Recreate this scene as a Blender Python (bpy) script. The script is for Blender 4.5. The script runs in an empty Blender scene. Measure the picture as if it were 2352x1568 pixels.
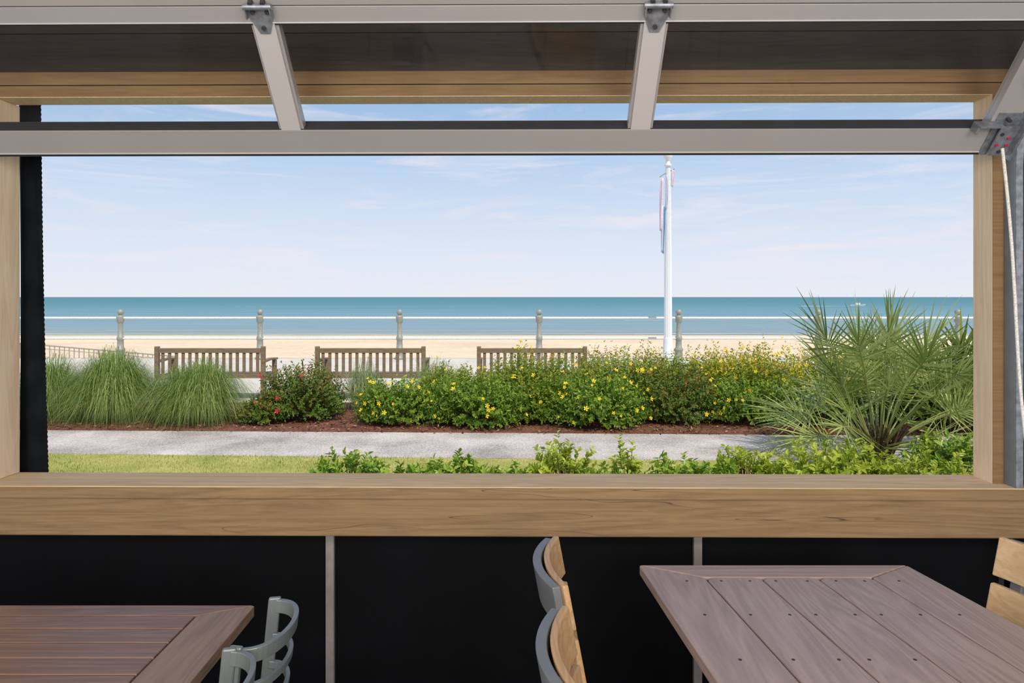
import bpy, math, random
import numpy as np
from mathutils import Vector, Matrix
random.seed(7); rng=np.random.default_rng(7)
E=1.65
scene=bpy.context.scene
col=scene.collection
try:
    scene.view_settings.view_transform='Standard'
    scene.view_settings.look='None'
except Exception: pass

# ---------------- materials ----------------
def lin(c):
    return tuple(((x/255)/12.92 if x/255<=0.04045 else ((x/255+0.055)/1.055)**2.4) for x in c)+(1,)
def newmat(name):
    m=bpy.data.materials.new(name); m.use_nodes=True
    nt=m.node_tree; b=nt.nodes['Principled BSDF']
    return m,nt,b
def ramp(nt,stops,fac):
    r=nt.nodes.new('ShaderNodeValToRGB')
    while len(r.color_ramp.elements)<len(stops): r.color_ramp.elements.new(0.5)
    for e,(p,c) in zip(r.color_ramp.elements,stops):
        e.position=p; e.color=c
    nt.links.new(fac,r.inputs[0]); return r
def noise(nt,vec,scale,detail=4,dist=0,rough=.5):
    n=nt.nodes.new('ShaderNodeTexNoise'); n.inputs['Scale'].default_value=scale
    n.inputs['Detail'].default_value=detail; n.inputs['Distortion'].default_value=dist
    n.inputs['Roughness'].default_value=rough
    if vec is not None: nt.links.new(vec,n.inputs['Vector'])
    return n
def coords(nt,scale=(1,1,1),kind='Object'):
    t=nt.nodes.new('ShaderNodeTexCoord'); m=nt.nodes.new('ShaderNodeMapping')
    m.inputs['Scale'].default_value=scale
    nt.links.new(t.outputs[kind],m.inputs['Vector']); return m.outputs[0]
def bump(nt,b,h,strength=.2,dist=.01):
    bp=nt.nodes.new('ShaderNodeBump'); bp.inputs['Strength'].default_value=strength
    bp.inputs['Distance'].default_value=dist
    nt.links.new(h,bp.inputs['Height']); nt.links.new(bp.outputs[0],b.inputs['Normal'])
def plain(name,c,rough=.5,metal=0,var=.12,nscale=30,spec=.5):
    m,nt,b=newmat(name); c=lin(c)
    v=coords(nt); n=noise(nt,v,nscale,5)
    d=tuple(x*(1-var) for x in c[:3])+(1,); l=tuple(min(1,x*(1+var)) for x in c[:3])+(1,)
    r=ramp(nt,[(.3,d),(.7,l)],n.outputs[0]); nt.links.new(r.outputs[0],b.inputs['Base Color'])
    b.inputs['Roughness'].default_value=rough; b.inputs['Metallic'].default_value=metal
    b.inputs['Specular IOR Level'].default_value=spec
    return m
def wood(name,cd,cl,axis='X',rough=.6,s=1.0,spec=.3,bs=.15,rings=7,cracks=False,rw=.6):
    m,nt,b=newmat(name); st={'X':(.06,1,1),'Y':(1,.06,1),'Z':(1,1,.06)}[axis]
    v=coords(nt,st); n1=noise(nt,v,9*s,3,1.2); n2=noise(nt,v,90*s,6,.3,.7)
    w=nt.nodes.new('ShaderNodeMath'); w.operation='MULTIPLY'; w.inputs[1].default_value=rings
    nt.links.new(n1.outputs[0],w.inputs[0])
    pp=nt.nodes.new('ShaderNodeMath'); pp.operation='PINGPONG'; pp.inputs[1].default_value=.5
    nt.links.new(w.outputs[0],pp.inputs[0])
    a=nt.nodes.new('ShaderNodeMath'); a.operation='MULTIPLY_ADD'; a.inputs[1].default_value=rw
    nt.links.new(pp.outputs[0],a.inputs[0])
    h=nt.nodes.new('ShaderNodeMath'); h.operation='MULTIPLY'; h.inputs[1].default_value=.75
    nt.links.new(n2.outputs[0],h.inputs[0]); nt.links.new(h.outputs[0],a.inputs[2])
    r=ramp(nt,[(.15,lin(cd)),(.75,lin(cl))],a.outputs[0]); out=r.outputs[0]
    if cracks:
        v3=coords(nt,{'X':(.5,.8,6),'Y':(6,.5,.8),'Z':(6,.8,.5)}[axis]); n3=noise(nt,v3,2.0,2,.3)
        c=nt.nodes.new('ShaderNodeMath'); c.operation='SUBTRACT'; c.inputs[1].default_value=.5; nt.links.new(n3.outputs[0],c.inputs[0])
        ab=nt.nodes.new('ShaderNodeMath'); ab.operation='ABSOLUTE'; nt.links.new(c.outputs[0],ab.inputs[0])
        cr=ramp(nt,[(0,(.3,.25,.2,1)),(.004,(1,1,1,1))],ab.outputs[0])
        n4=noise(nt,coords(nt,(.8,1,1)),1.7,1); gt=ramp(nt,[(.47,(1,1,1,1)),(.51,(0,0,0,1))],n4.outputs[0])
        mg=nt.nodes.new('ShaderNodeMix'); mg.data_type='RGBA'; mg.blend_type='LIGHTEN'; mg.inputs[0].default_value=1
        nt.links.new(cr.outputs[0],mg.inputs[6]); nt.links.new(gt.outputs[0],mg.inputs[7])
        mm=nt.nodes.new('ShaderNodeMix'); mm.data_type='RGBA'; mm.blend_type='MULTIPLY'; mm.inputs[0].default_value=1
        nt.links.new(out,mm.inputs[6]); nt.links.new(mg.outputs[2],mm.inputs[7]); out=mm.outputs[2]
    nt.links.new(out,b.inputs['Base Color'])
    b.inputs['Roughness'].default_value=rough; b.inputs['Specular IOR Level'].default_value=spec
    bump(nt,b,a.outputs[0],bs,.004)
    return m
def leafmat(name,stops,trans=.35,rough=.5):
    m,nt,b=newmat(name)
    at=nt.nodes.new('ShaderNodeAttribute'); at.attribute_name='val'
    r=ramp(nt,[(p,lin(c)) for p,c in stops],at.outputs['Fac'])
    nt.links.new(r.outputs[0],b.inputs['Base Color']); b.inputs['Roughness'].default_value=rough
    b.inputs['Specular IOR Level'].default_value=.3
    tr=nt.nodes.new('ShaderNodeBsdfTranslucent'); nt.links.new(r.outputs[0],tr.inputs[0])
    mx=nt.nodes.new('ShaderNodeMixShader'); mx.inputs[0].default_value=trans
    nt.links.new(b.outputs[0],mx.inputs[1]); nt.links.new(tr.outputs[0],mx.inputs[2])
    nt.links.new(mx.outputs[0],nt.nodes['Material Output'].inputs[0])
    return m

M={}
M['post']=wood('pine_post',(216,182,144),(240,214,180),'Z',rings=9)
M['sill']=wood('pine_sill_lit_top',(196,164,126),(230,200,160),'X',rings=9,rough=.85,spec=.05)
M['beam']=wood('pine_beam',(118,92,60),(158,129,92),'X',rings=8,cracks=True,rw=.5,bs=.08)
M['header']=wood('pine_header',(120,92,60),(150,120,82),'X',rings=7,rw=.45,bs=.08)
M['darkboard']=wood('dark_stained_board',(44,39,34),(62,55,48),'X',s=1.5)
M['black']=plain('black_panel',(9,10,13),.7,var=.3,nscale=3,spec=.1)
M['fabric']=plain('black_mesh_fabric',(20,24,28),.9,var=.5,nscale=9,spec=.1)
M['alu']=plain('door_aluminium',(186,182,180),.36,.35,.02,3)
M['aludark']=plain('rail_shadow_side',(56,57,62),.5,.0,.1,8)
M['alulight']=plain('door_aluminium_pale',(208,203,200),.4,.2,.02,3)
M['rubber']=plain('rubber_seal',(38,38,42),.7)
M['galv']=plain('galvanised_steel',(150,155,162),.4,.6,.3,45)
M['track']=plain('track_steel',(140,150,160),.38,.5,.12,12)
M['strip']=plain('seam_strip',(140,132,128),.5,.1)
M['wallgrey']=plain('grey_wall',(80,84,90),.8)
M['ceil']=wood('ceiling_board',(170,155,138),(196,178,158),'X')
M['floor']=plain('concrete_floor',(150,144,138),.7,nscale=4)
M['red']=plain('red_paint',(200,45,65),.5)
M['rope']=plain('white_rope',(228,224,214),.9,var=.25,nscale=160)
M['tabgrey']=wood('composite_greybrown',(140,120,112),(174,154,146),'Y',rough=.45,s=.8,spec=.5,bs=.4,rings=12)
M['tabgreyx']=wood('composite_greybrown_end',(140,120,110),(174,154,144),'X',rough=.45,s=.8,spec=.5,bs=.4,rings=12)
M['tabred']=wood('composite_redbrown',(100,74,62),(138,108,94),'X',rough=.42,s=.8,spec=.5,bs=.3,rings=12)
M['tabredy']=wood('composite_redbrown_side',(110,86,68),(148,120,98),'Y',rough=.42,s=.8,spec=.5,bs=.3,rings=12)
M['gap']=plain('shadow_gap',(22,18,17),.9)
M['screw']=plain('screw_steel',(60,50,48),.4,.6)
M['teak']=wood('teak_slat',(170,128,86),(204,166,122),'Y',rough=.45)
M['teakp']=wood('pale_slat',(198,160,114),(226,194,150),'Y',rough=.45)
M['chairgrey']=plain('chair_grey_metal',(118,120,122),.4,.1,.08,10)
M['chairgreen']=plain('chair_greygreen_metal',(116,122,120),.35,.25,.08,10)
M['bench']=wood('weathered_teak',(108,92,72),(146,126,102),'X',rough=.8)
M['railpost']=plain('painted_iron',(150,152,142),.5,.1,.15,20)
M['rail']=plain('pale_rail',(220,220,214),.5)
M['white']=plain('white_painted_metal',(228,230,230),.4,0,.03)
M['fence']=plain('ramp_fence_metal',(165,160,150),.6)
M['flagred']=plain('flag_red_cloth',(228,184,192),.8)
M['flagwhite']=plain('flag_white_cloth',(222,218,228),.8)
M['flagblue']=plain('flag_blue_cloth',(90,138,184),.8)
M['stem']=plain('woody_stem',(96,72,50),.8)
M['petiole']=plain('palm_petiole',(138,146,82),.6)
M['trunk']=plain('palm_trunk',(88,68,50),.9,var=.4,nscale=25)
M['yellow']=plain('yellow_petal',(250,214,40),.6,var=.05)
M['redpetal']=plain('red_petal',(214,30,50),.6,var=.1)
M['lg1']=leafmat('ornamental_grass_leaf',[(0,(80,108,42)),(.5,(130,156,72)),(1,(198,206,130))],.4)
M['lg2']=leafmat('wispy_grass_leaf',[(0,(120,140,85)),(1,(190,198,150))],.35)
M['lrose']=leafmat('rose_leaf',[(0,(72,92,38)),(.5,(112,140,56)),(.75,(156,126,60)),(1,(200,108,70))],.4)
M['lhyp']=leafmat('hypericum_leaf',[(0,(66,96,34)),(.4,(114,148,48)),(.8,(166,184,70)),(1,(200,182,76))],.4)
M['lmix']=leafmat('mixed_shrub_leaf',[(0,(68,96,34)),(.42,(120,150,50)),(.72,(170,178,68)),(.88,(192,160,70)),(1,(204,116,70))],.45)
M['lyel']=leafmat('golden_shrub_leaf',[(0,(86,114,36)),(.5,(146,164,50)),(.82,(214,192,54)),(1,(238,206,60))],.4)
M['lpit']=leafmat('glossy_shrub_leaf',[(0,(72,112,34)),(.5,(132,166,52)),(1,(214,220,104))],.4,.35)
M['lpity']=leafmat('yellowgreen_shrub_leaf',[(0,(112,142,38)),(.5,(178,194,66)),(1,(234,230,118))],.45,.35)
M['lpalm']=leafmat('silver_palm_leaflet',[(0,(84,108,48)),(.45,(150,166,86)),(.85,(200,204,130)),(1,(222,210,142))],.35,.4)
M['lsabal']=leafmat('green_palm_leaflet',[(0,(62,88,32)),(.6,(122,140,52)),(1,(198,190,84))],.35,.4)
M['lawnb']=leafmat('lawn_blade',[(0,(124,138,60)),(.5,(176,174,94)),(1,(218,198,138))],.35)
M['chip']=leafmat('mulch_chip',[(0,(74,46,36)),(.6,(130,86,68)),(1,(180,136,110))],.0,.9)

def ground(name,c1,c2,sc,rough=.9,bs=.3,c3=None,sc2=120):
    m,nt,b=newmat(name); v=coords(nt); n=noise(nt,v,sc,6,0,.6); n2=noise(nt,v,sc2,4)
    mx=nt.nodes.new('ShaderNodeMath'); mx.operation='MULTIPLY_ADD'; mx.inputs[1].default_value=.5
    nt.links.new(n2.outputs[0],mx.inputs[0])
    hh=nt.nodes.new('ShaderNodeMath'); hh.operation='MULTIPLY'; hh.inputs[1].default_value=.5
    nt.links.new(n.outputs[0],hh.inputs[0]); nt.links.new(hh.outputs[0],mx.inputs[2])
    r=ramp(nt,[(.38,lin(c1)),(.62,lin(c2))],mx.outputs[0])
    nt.links.new(r.outputs[0],b.inputs['Base Color']); b.inputs['Roughness'].default_value=rough
    b.inputs['Specular IOR Level'].default_value=.1
    bump(nt,b,mx.outputs[0],bs,.02); return m
M['lawn']=ground('lawn_soil',(140,146,72),(190,180,110),2.5)
M['path']=ground('exposed_aggregate',(146,137,131),(218,207,198),1.2,sc2=55)
M['mulch']=ground('mulch_soil',(88,54,42),(140,98,78),3,bs=.8,sc2=60)
M['board']=ground('boardwalk_concrete',(202,192,178),(224,214,200),.6,sc2=20)
M['sand']=ground('beach_sand',(222,196,164),(242,218,186),.12,sc2=2.5)
M['conc']=ground('concrete_ground',(150,146,142),(172,168,162),1)

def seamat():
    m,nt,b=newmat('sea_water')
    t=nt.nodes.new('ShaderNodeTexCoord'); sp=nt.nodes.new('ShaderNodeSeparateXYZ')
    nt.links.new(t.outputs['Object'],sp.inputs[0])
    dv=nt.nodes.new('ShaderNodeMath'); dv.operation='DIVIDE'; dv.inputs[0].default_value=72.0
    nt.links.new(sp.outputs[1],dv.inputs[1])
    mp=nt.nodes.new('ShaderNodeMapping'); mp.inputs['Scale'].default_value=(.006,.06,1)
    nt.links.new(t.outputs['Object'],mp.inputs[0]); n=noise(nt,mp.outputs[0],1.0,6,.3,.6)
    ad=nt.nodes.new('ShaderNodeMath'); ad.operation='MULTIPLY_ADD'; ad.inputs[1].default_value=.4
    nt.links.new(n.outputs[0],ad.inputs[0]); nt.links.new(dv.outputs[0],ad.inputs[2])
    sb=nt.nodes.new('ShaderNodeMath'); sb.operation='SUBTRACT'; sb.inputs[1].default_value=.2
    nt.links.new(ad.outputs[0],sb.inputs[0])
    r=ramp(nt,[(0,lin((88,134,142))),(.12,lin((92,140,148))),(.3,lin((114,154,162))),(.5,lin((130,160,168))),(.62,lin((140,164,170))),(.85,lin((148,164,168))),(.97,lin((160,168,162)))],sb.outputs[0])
    mp2=nt.nodes.new('ShaderNodeMapping'); mp2.inputs['Scale'].default_value=(.10,.8,1)
    nt.links.new(t.outputs['Object'],mp2.inputs[0]); n2=noise(nt,mp2.outputs[0],.6,6,.2,.75)
    rr_=ramp(nt,[(.3,(.68,.74,.8,1)),(.7,(1.0,1.0,1.0,1))],n2.outputs[0])
    mix=nt.nodes.new('ShaderNodeMix'); mix.data_type='RGBA'; mix.blend_type='MULTIPLY'; mix.inputs[0].default_value=.85
    nt.links.new(r.outputs[0],mix.inputs[6]); nt.links.new(rr_.outputs[0],mix.inputs[7])
    nt.links.new(mix.outputs[2],b.inputs['Base Color'])
    b.inputs['Roughness'].default_value=.6; b.inputs['Specular IOR Level'].default_value=.05
    return m
M['sea']=seamat()
M['foam']=plain('sea_foam',(226,230,230),.9,var=.08,nscale=1)
def glassmat():
    m=bpy.data.materials.new('window_glass'); m.use_nodes=True; nt=m.node_tree; nt.nodes.clear()
    o=nt.nodes.new('ShaderNodeOutputMaterial'); t=nt.nodes.new('ShaderNodeBsdfTransparent'); g=nt.nodes.new('ShaderNodeBsdfGlossy')
    g.inputs['Roughness'].default_value=.03; mx=nt.nodes.new('ShaderNodeMixShader'); mx.inputs[0].default_value=.03
    nt.links.new(t.outputs[0],mx.inputs[1]); nt.links.new(g.outputs[0],mx.inputs[2]); nt.links.new(mx.outputs[0],o.inputs[0]); return m
M['glass']=glassmat()

# ---------------- mesh builder ----------------
class MB:
    def __init__(s): s.v=[];s.f=[];s.m=[];s.mats=[];s.sm=[]
    def mi(s,mat):
        mm=M[mat]
        if mm not in s.mats: s.mats.append(mm)
        return s.mats.index(mm)
    def add(s,vs,fs,mat,smooth=False):
        o=len(s.v); s.v+=[tuple(v) for v in vs]; k=s.mi(mat)
        for f in fs: s.f.append([i+o for i in f]); s.m.append(k); s.sm.append(smooth)
        return s
    def prism(s,poly,z0,z1,mat):
        n=len(poly); vs=[(x,y,z0) for x,y in poly]+[(x,y,z1) for x,y in poly]
        fs=[list(range(n))[::-1],list(range(n,2*n))]+[[i,(i+1)%n,n+(i+1)%n,n+i] for i in range(n)]
        return s.add(vs,fs,mat)
    def box(s,x0,x1,y0,y1,z0,z1,mat): return s.prism([(x0,y0),(x1,y0),(x1,y1),(x0,y1)],z0,z1,mat)
    def obox(s,c,ax,ay,az,mat):
        c=Vector(c);ax=Vector(ax);ay=Vector(ay);az=Vector(az); vs=[]
        for k in(-1,1):
            for (i,j) in((-1,-1),(1,-1),(1,1),(-1,1)): vs.append(c+ax*i+ay*j+az*k)
        return s.add(vs,[[3,2,1,0],[4,5,6,7],[0,1,5,4],[1,2,6,5],[2,3,7,6],[3,0,4,7]],mat)
    def tube(s,pts,r,mat,seg=8,smooth=True):
        pts=[Vector(p) for p in pts]; n=len(pts); rs=r if isinstance(r,(list,tuple)) else [r]*n
        vs=[]; up=None
        for i,p in enumerate(pts):
            t=(pts[min(i+1,n-1)]-pts[max(i-1,0)]).normalized()
            if up is None:
                up=Vector((0,0,1)) if abs(t.z)<.9 else Vector((1,0,0))
            a=t.cross(up).normalized(); b=a.cross(t).normalized(); up=b
            for k in range(seg):
                th=2*math.pi*k/seg; vs.append(p+(a*math.cos(th)+b*math.sin(th))*rs[i])
        fs=[[i*seg+k,i*seg+(k+1)%seg,(i+1)*seg+(k+1)%seg,(i+1)*seg+k] for i in range(n-1) for k in range(seg)]
        s.add(vs,fs,mat,smooth)
        return s.add([vs[k] for k in range(seg)]+[vs[(n-1)*seg+k] for k in range(seg)],[list(range(seg)),list(range(seg,2*seg))[::-1]],mat)
    def lathe(s,prof,mat,seg=20,c=(0,0),flute=0):
        vs=[];n=len(prof)
        for r,z in prof:
            for k in range(seg):
                th=2*math.pi*k/seg; rr=r*(1-(flute if k%2 else 0)); vs.append((c[0]+rr*math.cos(th),c[1]+rr*math.sin(th),z))
        fs=[[i*seg+k,i*seg+(k+1)%seg,(i+1)*seg+(k+1)%seg,(i+1)*seg+k] for i in range(n-1) for k in range(seg)]
        return s.add(vs,fs+[list(range(seg))[::-1],list(range((n-1)*seg,n*seg))],mat,flute==0)
    def band(s,pts,z0,z1,t,mat,lean=0.0,zr=0.0):
        n=len(pts); vs=[]
        for i,(x,y) in enumerate(pts):
            a=pts[max(i-1,0)]; b=pts[min(i+1,n-1)]; dx,dy=b[0]-a[0],b[1]-a[1]; l=math.hypot(dx,dy); nx,ny=-dy/l*t/2,dx/l*t/2
            for z in(z0,z1):
                lx=lean*(z-zr)
                vs.append((x+nx+lx,y+ny,z)); vs.append((x-nx+lx,y-ny,z))
        fs=[]
        for i in range(n-1):
            a=i*4;b=a+4
            fs+=[[a,b,b+2,a+2],[a+1,a+3,b+3,b+1],[a+2,b+2,b+3,a+3],[a,a+1,b+1,b]]
        fs+=[[0,2,3,1],[(n-1)*4,(n-1)*4+1,(n-1)*4+3,(n-1)*4+2]]
        return s.add(vs,fs,mat)
    def obj(s,name,loc=(0,0,0),parent=None,bevel=0,label=None,cat=None,kind=None,shift=True):
        me=bpy.data.meshes.new(name)
        me.from_pydata([tuple(v) for v in s.v],[],s.f)
        for m in s.mats: me.materials.append(m)
        me.polygons.foreach_set('material_index',s.m); me.polygons.foreach_set('use_smooth',s.sm); me.update()
        o=bpy.data.objects.new(name,me); col.objects.link(o); o.location=loc
        if parent: o.parent=parent
        if bevel:
            b=o.modifiers.new('bevel','BEVEL'); b.width=bevel; b.segments=2; b.limit_method='ANGLE'
        meta(o,label,cat,kind); return o
def meta(o,label=None,cat=None,kind=None,group=None):
    if label:o['label']=label
    if cat:o['category']=cat
    if kind:o['kind']=kind
    if group:o['group']=group
def thing(name,loc,label,cat,group=None):
    e=bpy.data.objects.new(name,None); e.empty_display_size=.1; col.objects.link(e); e.location=loc
    meta(e,label,cat,None,group); return e
def clone(e,loc,rotz=None,label=None):
    c=e.copy(); col.objects.link(c); c.location=loc
    if rotz is not None:c.rotation_euler=(0,0,rotz)
    if label:c['label']=label
    def rec(a,b):
        for ch in a.children:
            d=ch.copy(); d.parent=b; col.objects.link(d); rec(ch,d)
    rec(e,c); return c
bld=[]

# ---------------- building ----------------
def S(name,mb,label,cat,bevel=0):
    o=mb.obj(name,bevel=bevel,label=label,cat=cat,kind='structure'); bld.append(o); return o
YF,YB=2.67,2.78
ZS=E-.7234; ZH=E+.787
S('trim_1',MB().box(-2.6,1.99,2.60,2.80,ZS-.045,ZS,'sill').box(-2.6,1.99,2.596,2.60,ZS-.044,ZS-.004,'beam'),'weathered pine window sill board','window sill')  # paler top over darker front strip paints outdoor light onto the sill
S('trim_2',MB().box(-2.6,2.6,2.615,2.76,ZS-.196,ZS-.047,'beam'),'thick pine beam under the window sill','beam',.006)
S('trim_3',MB().box(-2.20,-2.033,YF,YB+.02,ZS,ZH,'post'),'pale pine window post','post',.004)
S('trim_4',MB().box(1.865,1.925,YF,YB+.0,ZS,ZH,'post').box(1.866,1.924,YF-.003,YF,ZS,ZH,'header'),'pale pine window post beside the door track','post')  # thin darker front skin paints the shade on the post's room side
mb=MB(); mb.box(-2.6,2.6,YF+.004,YB,ZH+.0025,ZH+.045,'header'); mb.box(-2.6,2.6,YF+.006,YB,ZH,ZH+.0025,'post'); mb.box(-2.6,2.6,YF,YB,ZH+.048,ZH+.098,'header')  # pale underside layer paints in light bounced up from outdoors
S('trim_5',mb,'pine header boards over the window opening','header beam')
mb=MB()
z=ZH+.10
for h in (.155,.155,.2):
    mb.box(-6,6,YF+.012,YB,z,z+h-.004,'darkboard'); z+=h
mb.box(-6,6,YF+.02,YB,ZH+.098,3.0,'darkboard')
S('wall_front',mb,'dark stained boards above the window opening','wall')
mb=MB(); mb.box(-6,-2.2,YF+.01,YB,0,ZH+.1,'wallgrey'); mb.box(1.925,6,YF+.02,YB,0,ZH+.1,'wallgrey')
S('wall_outer',mb,'grey wall panels beside the window opening','wall')
mb=MB(); mb.box(-2.2,1.925,2.72,2.76,0,ZS-.19,'black'); mb.box(1.925,6,2.66,2.69,0,ZS-.19,'black')
S('wall_lower',mb,'black panel wall beneath the window beam','wall')
for X,k in((-.723,6),(.734,7)):
    S('trim_%d'%k,MB().box(X-.016,X+.016,2.70,2.72,0,ZS-.19,'strip'),'narrow grey metal strip on the black wall','trim strip')
S('floor',MB().box(-6,6,-4,2.78,-.06,0,'floor'),'concrete patio floor','floor')
S('ceiling',MB().box(-6,6,-3.6,2.95,3.0,3.08,'ceil'),'board ceiling of the covered patio','ceiling')

mb=MB(); n=170; vs=[];fs=[]; zb=ZS-.12
for i in range(n+1):
    z=zb+(E+.90-zb)*i/n; t=i/n
    xr=-1.955-.028*t+(.003 if i%2 else 0)
    for j in range(7):
        u=j/6; x=-2.075+(xr+2.075)*u
        vs.append((x,2.85+.010*math.sin(u*9+i*.02),z))
for i in range(n):
    for j in range(6): fs.append([i*7+j,i*7+j+1,(i+1)*7+j+1,(i+1)*7+j])
mb.add(vs,fs,'fabric',True)
o=mb.obj('screen_curtain',label='gathered black mesh screen hanging beside the post',cat='curtain'); bld.append(o)
sm=o.modifiers.new('solid','SOLIDIFY'); sm.thickness=.004

DP=Vector((0,2.6,E+.547))
door=thing('sectional_door',DP,'raised aluminium and glass sectional overhead door','overhead door'); bld.append(door)
O=Vector((0,0,0)); U=Vector((0,-.6915,.7224)); W=Vector((0,.7224,.6915))
def slab(mb,x0,x1,s0,s1,t0,t1,mat,o=O,u=U,w=W):
    c=o+u*((s0+s1)/2)+w*((t0+t1)/2)+Vector(((x0+x1)/2,0,0))
    mb.obox(c,((x1-x0)/2,0,0),u*((s1-s0)/2),w*((t1-t0)/2),mat)
DX0,DX1=-2.16,1.85
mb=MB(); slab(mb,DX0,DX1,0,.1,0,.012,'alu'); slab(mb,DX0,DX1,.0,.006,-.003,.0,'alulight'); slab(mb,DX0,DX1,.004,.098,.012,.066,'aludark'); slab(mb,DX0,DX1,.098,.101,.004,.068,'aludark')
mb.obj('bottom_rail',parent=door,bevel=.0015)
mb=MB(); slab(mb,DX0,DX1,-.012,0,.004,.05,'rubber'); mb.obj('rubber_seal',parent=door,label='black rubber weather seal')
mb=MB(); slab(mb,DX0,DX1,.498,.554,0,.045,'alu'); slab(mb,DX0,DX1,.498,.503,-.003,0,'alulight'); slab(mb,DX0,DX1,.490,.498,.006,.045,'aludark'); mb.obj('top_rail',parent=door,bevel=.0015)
for xc in(-2.117,-.82,.477):
    mb=MB(); slab(mb,xc-.036,xc+.036,.1,.498,0,.01,'alulight'); slab(mb,xc-.046,xc+.046,.1,.498,.010,.045,'alu')
    mb.obj('mullion',parent=door,bevel=.0015)
mb=MB(); slab(mb,1.75,1.85,.1,.498,0,.045,'alu'); mb.obj('stile',parent=door,bevel=.002)
for a,b in((-2.07,-.867),(-.773,.43),(.524,1.75)):
    mb=MB(); slab(mb,a,b,.1,.495,.03,.034,'glass'); mb.obj('glass_pane',parent=door)
o2=O+U*.558; th=math.radians(22); U2=Vector((0,-math.cos(th),math.sin(th))); W2=Vector((0,math.sin(th),math.cos(th)))
sec=MB(); slab(sec,DX0,DX1,0,.07,0,.045,'alulight',o2,U2,W2); slab(sec,DX0,DX1,.48,.55,0,.045,'alulight',o2,U2,W2)
for xc in(-2.117,-.82,.477,1.80): slab(sec,xc-.045,xc+.045,.07,.48,0,.045,'alulight',o2,U2,W2)
sec.obj('upper_section',parent=door,label='upper door section curving overhead')
for xc in(-.82,.477):
    mb=MB(); c=O+U*.52+Vector((xc,0,0))
    def q(x,s,t): return c+Vector((x,0,0))+U*s-W*t
    vs=[q(-.042,.036,.004),q(.042,.036,.004),q(.042,.005,.004),q(.016,-.055,.004),q(-.016,-.055,.004),q(-.042,.005,.004)]
    vs+=[q(-.042,.036,.0),q(.042,.036,.0),q(.042,.005,.0),q(.016,-.055,.0),q(-.016,-.055,.0),q(-.042,.005,.0)]
    mb.add(vs,[[0,1,2,3,4,5],[6,7,8,9,10,11][::-1]]+[[i,(i+1)%6,6+(i+1)%6,6+i] for i in range(6)],'galv')
    for sx in(-1,1):
        mb.obox(q(sx*.04,.02,.016),(.002,0,0),U*.018,W*.014,'galv')
    mb.tube([q(-.046,.038,.018),q(.046,.038,.018)],.010,'galv',10)
    for bx,bs_ in((-.024,.018),(.024,.018),(0,-.035)):
        mb.tube([q(bx,bs_,.004),q(bx,bs_,.012)],.008,'aludark',6)
    mb.obox(c+U*.06+Vector((0,-.008,0)),(.044,0,0),U2*.03,W2*.006,'galv')
    mb.tube([c+U*.046+U2*.012-W2*.002+Vector((-.02,0,0)),c+U*.046+U2*.012-W2*.02+Vector((-.02,0,0))],.008,'aludark',6)
    mb.tube([c+U*.046+U2*.012-W2*.002+Vector((.02,0,0)),c+U*.046+U2*.012-W2*.02+Vector((.02,0,0))],.008,'aludark',6)
    mb.obj('hinge',parent=door,label='galvanised steel door hinge with bolts')
mb=MB()
slab(mb,1.765,1.86,-.005,.165,-.006,-.001,'galv'); slab(mb,1.852,1.86,-.005,.165,-.05,.03,'galv')
slab(mb,1.785,1.855,.0,.12,-.022,-.016,'galv')
mb.obox(O+U*.128+W*(-.02)+Vector((1.735,0,0)),(.045,0,0),U*.004,W*.02,'galv')
mb.obox(O+U*.115+W*(-.02)+Vector((1.692,0,0)),(.004,0,0),U*.016,W*.02,'galv')
for bx,bs_ in((1.83,.075),(1.80,.045),(1.835,.045)):
    c=O+U*bs_+Vector((bx,0,0)); mb.tube([c-W*.022,c-W*.027],.0055,'red',8)
for bx,bs_ in((1.80,.09),(1.82,.018),(1.80,.145)):
    c=O+U*bs_+Vector((bx,0,0)); mb.tube([c-W*.005,c-W*.027],.0065,'aludark',6)
mb.obj('corner_bracket',parent=door,label='steel corner bracket with red painted bolts')
mb=MB(); c=O+U*.30+Vector((1.815,0,0)); mb.tube([c-W*.002,c-W*.02],.02,'galv',14); mb.tube([c-W*.02,c-W*.03],.010,'aludark',8); mb.tube([c-W*.012,c-W*.012+Vector((.1,0,0))],.006,'galv',8)
mb.obj('roller',parent=door,label='steel roller bracket')
mb=MB(); pts=[]
for i in range(41):
    t=i/40; pts.append(Vector((1.785+.02*t+.012*math.sin(t*5),2.50-.12*t+.02*math.sin(t*3.1),2.19-1.12*t))-DP)
mb.tube(pts,.0055,'rope',8)
b0=pts[-1]; mb.lathe([(.004,b0.z-.02),(.012,b0.z-.015),(.012,b0.z+.01),(.004,b0.z+.015)],'rope',10,(b0.x,b0.y))
mb.obj('pull_rope',parent=door,label='white braided pull rope with knotted end')
track=thing('door_track',(1.937,2.635,ZS),'galvanised steel track guiding the overhead door','door track'); bld.append(track)
mb=MB()
zt=E+.50-ZS
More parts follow.
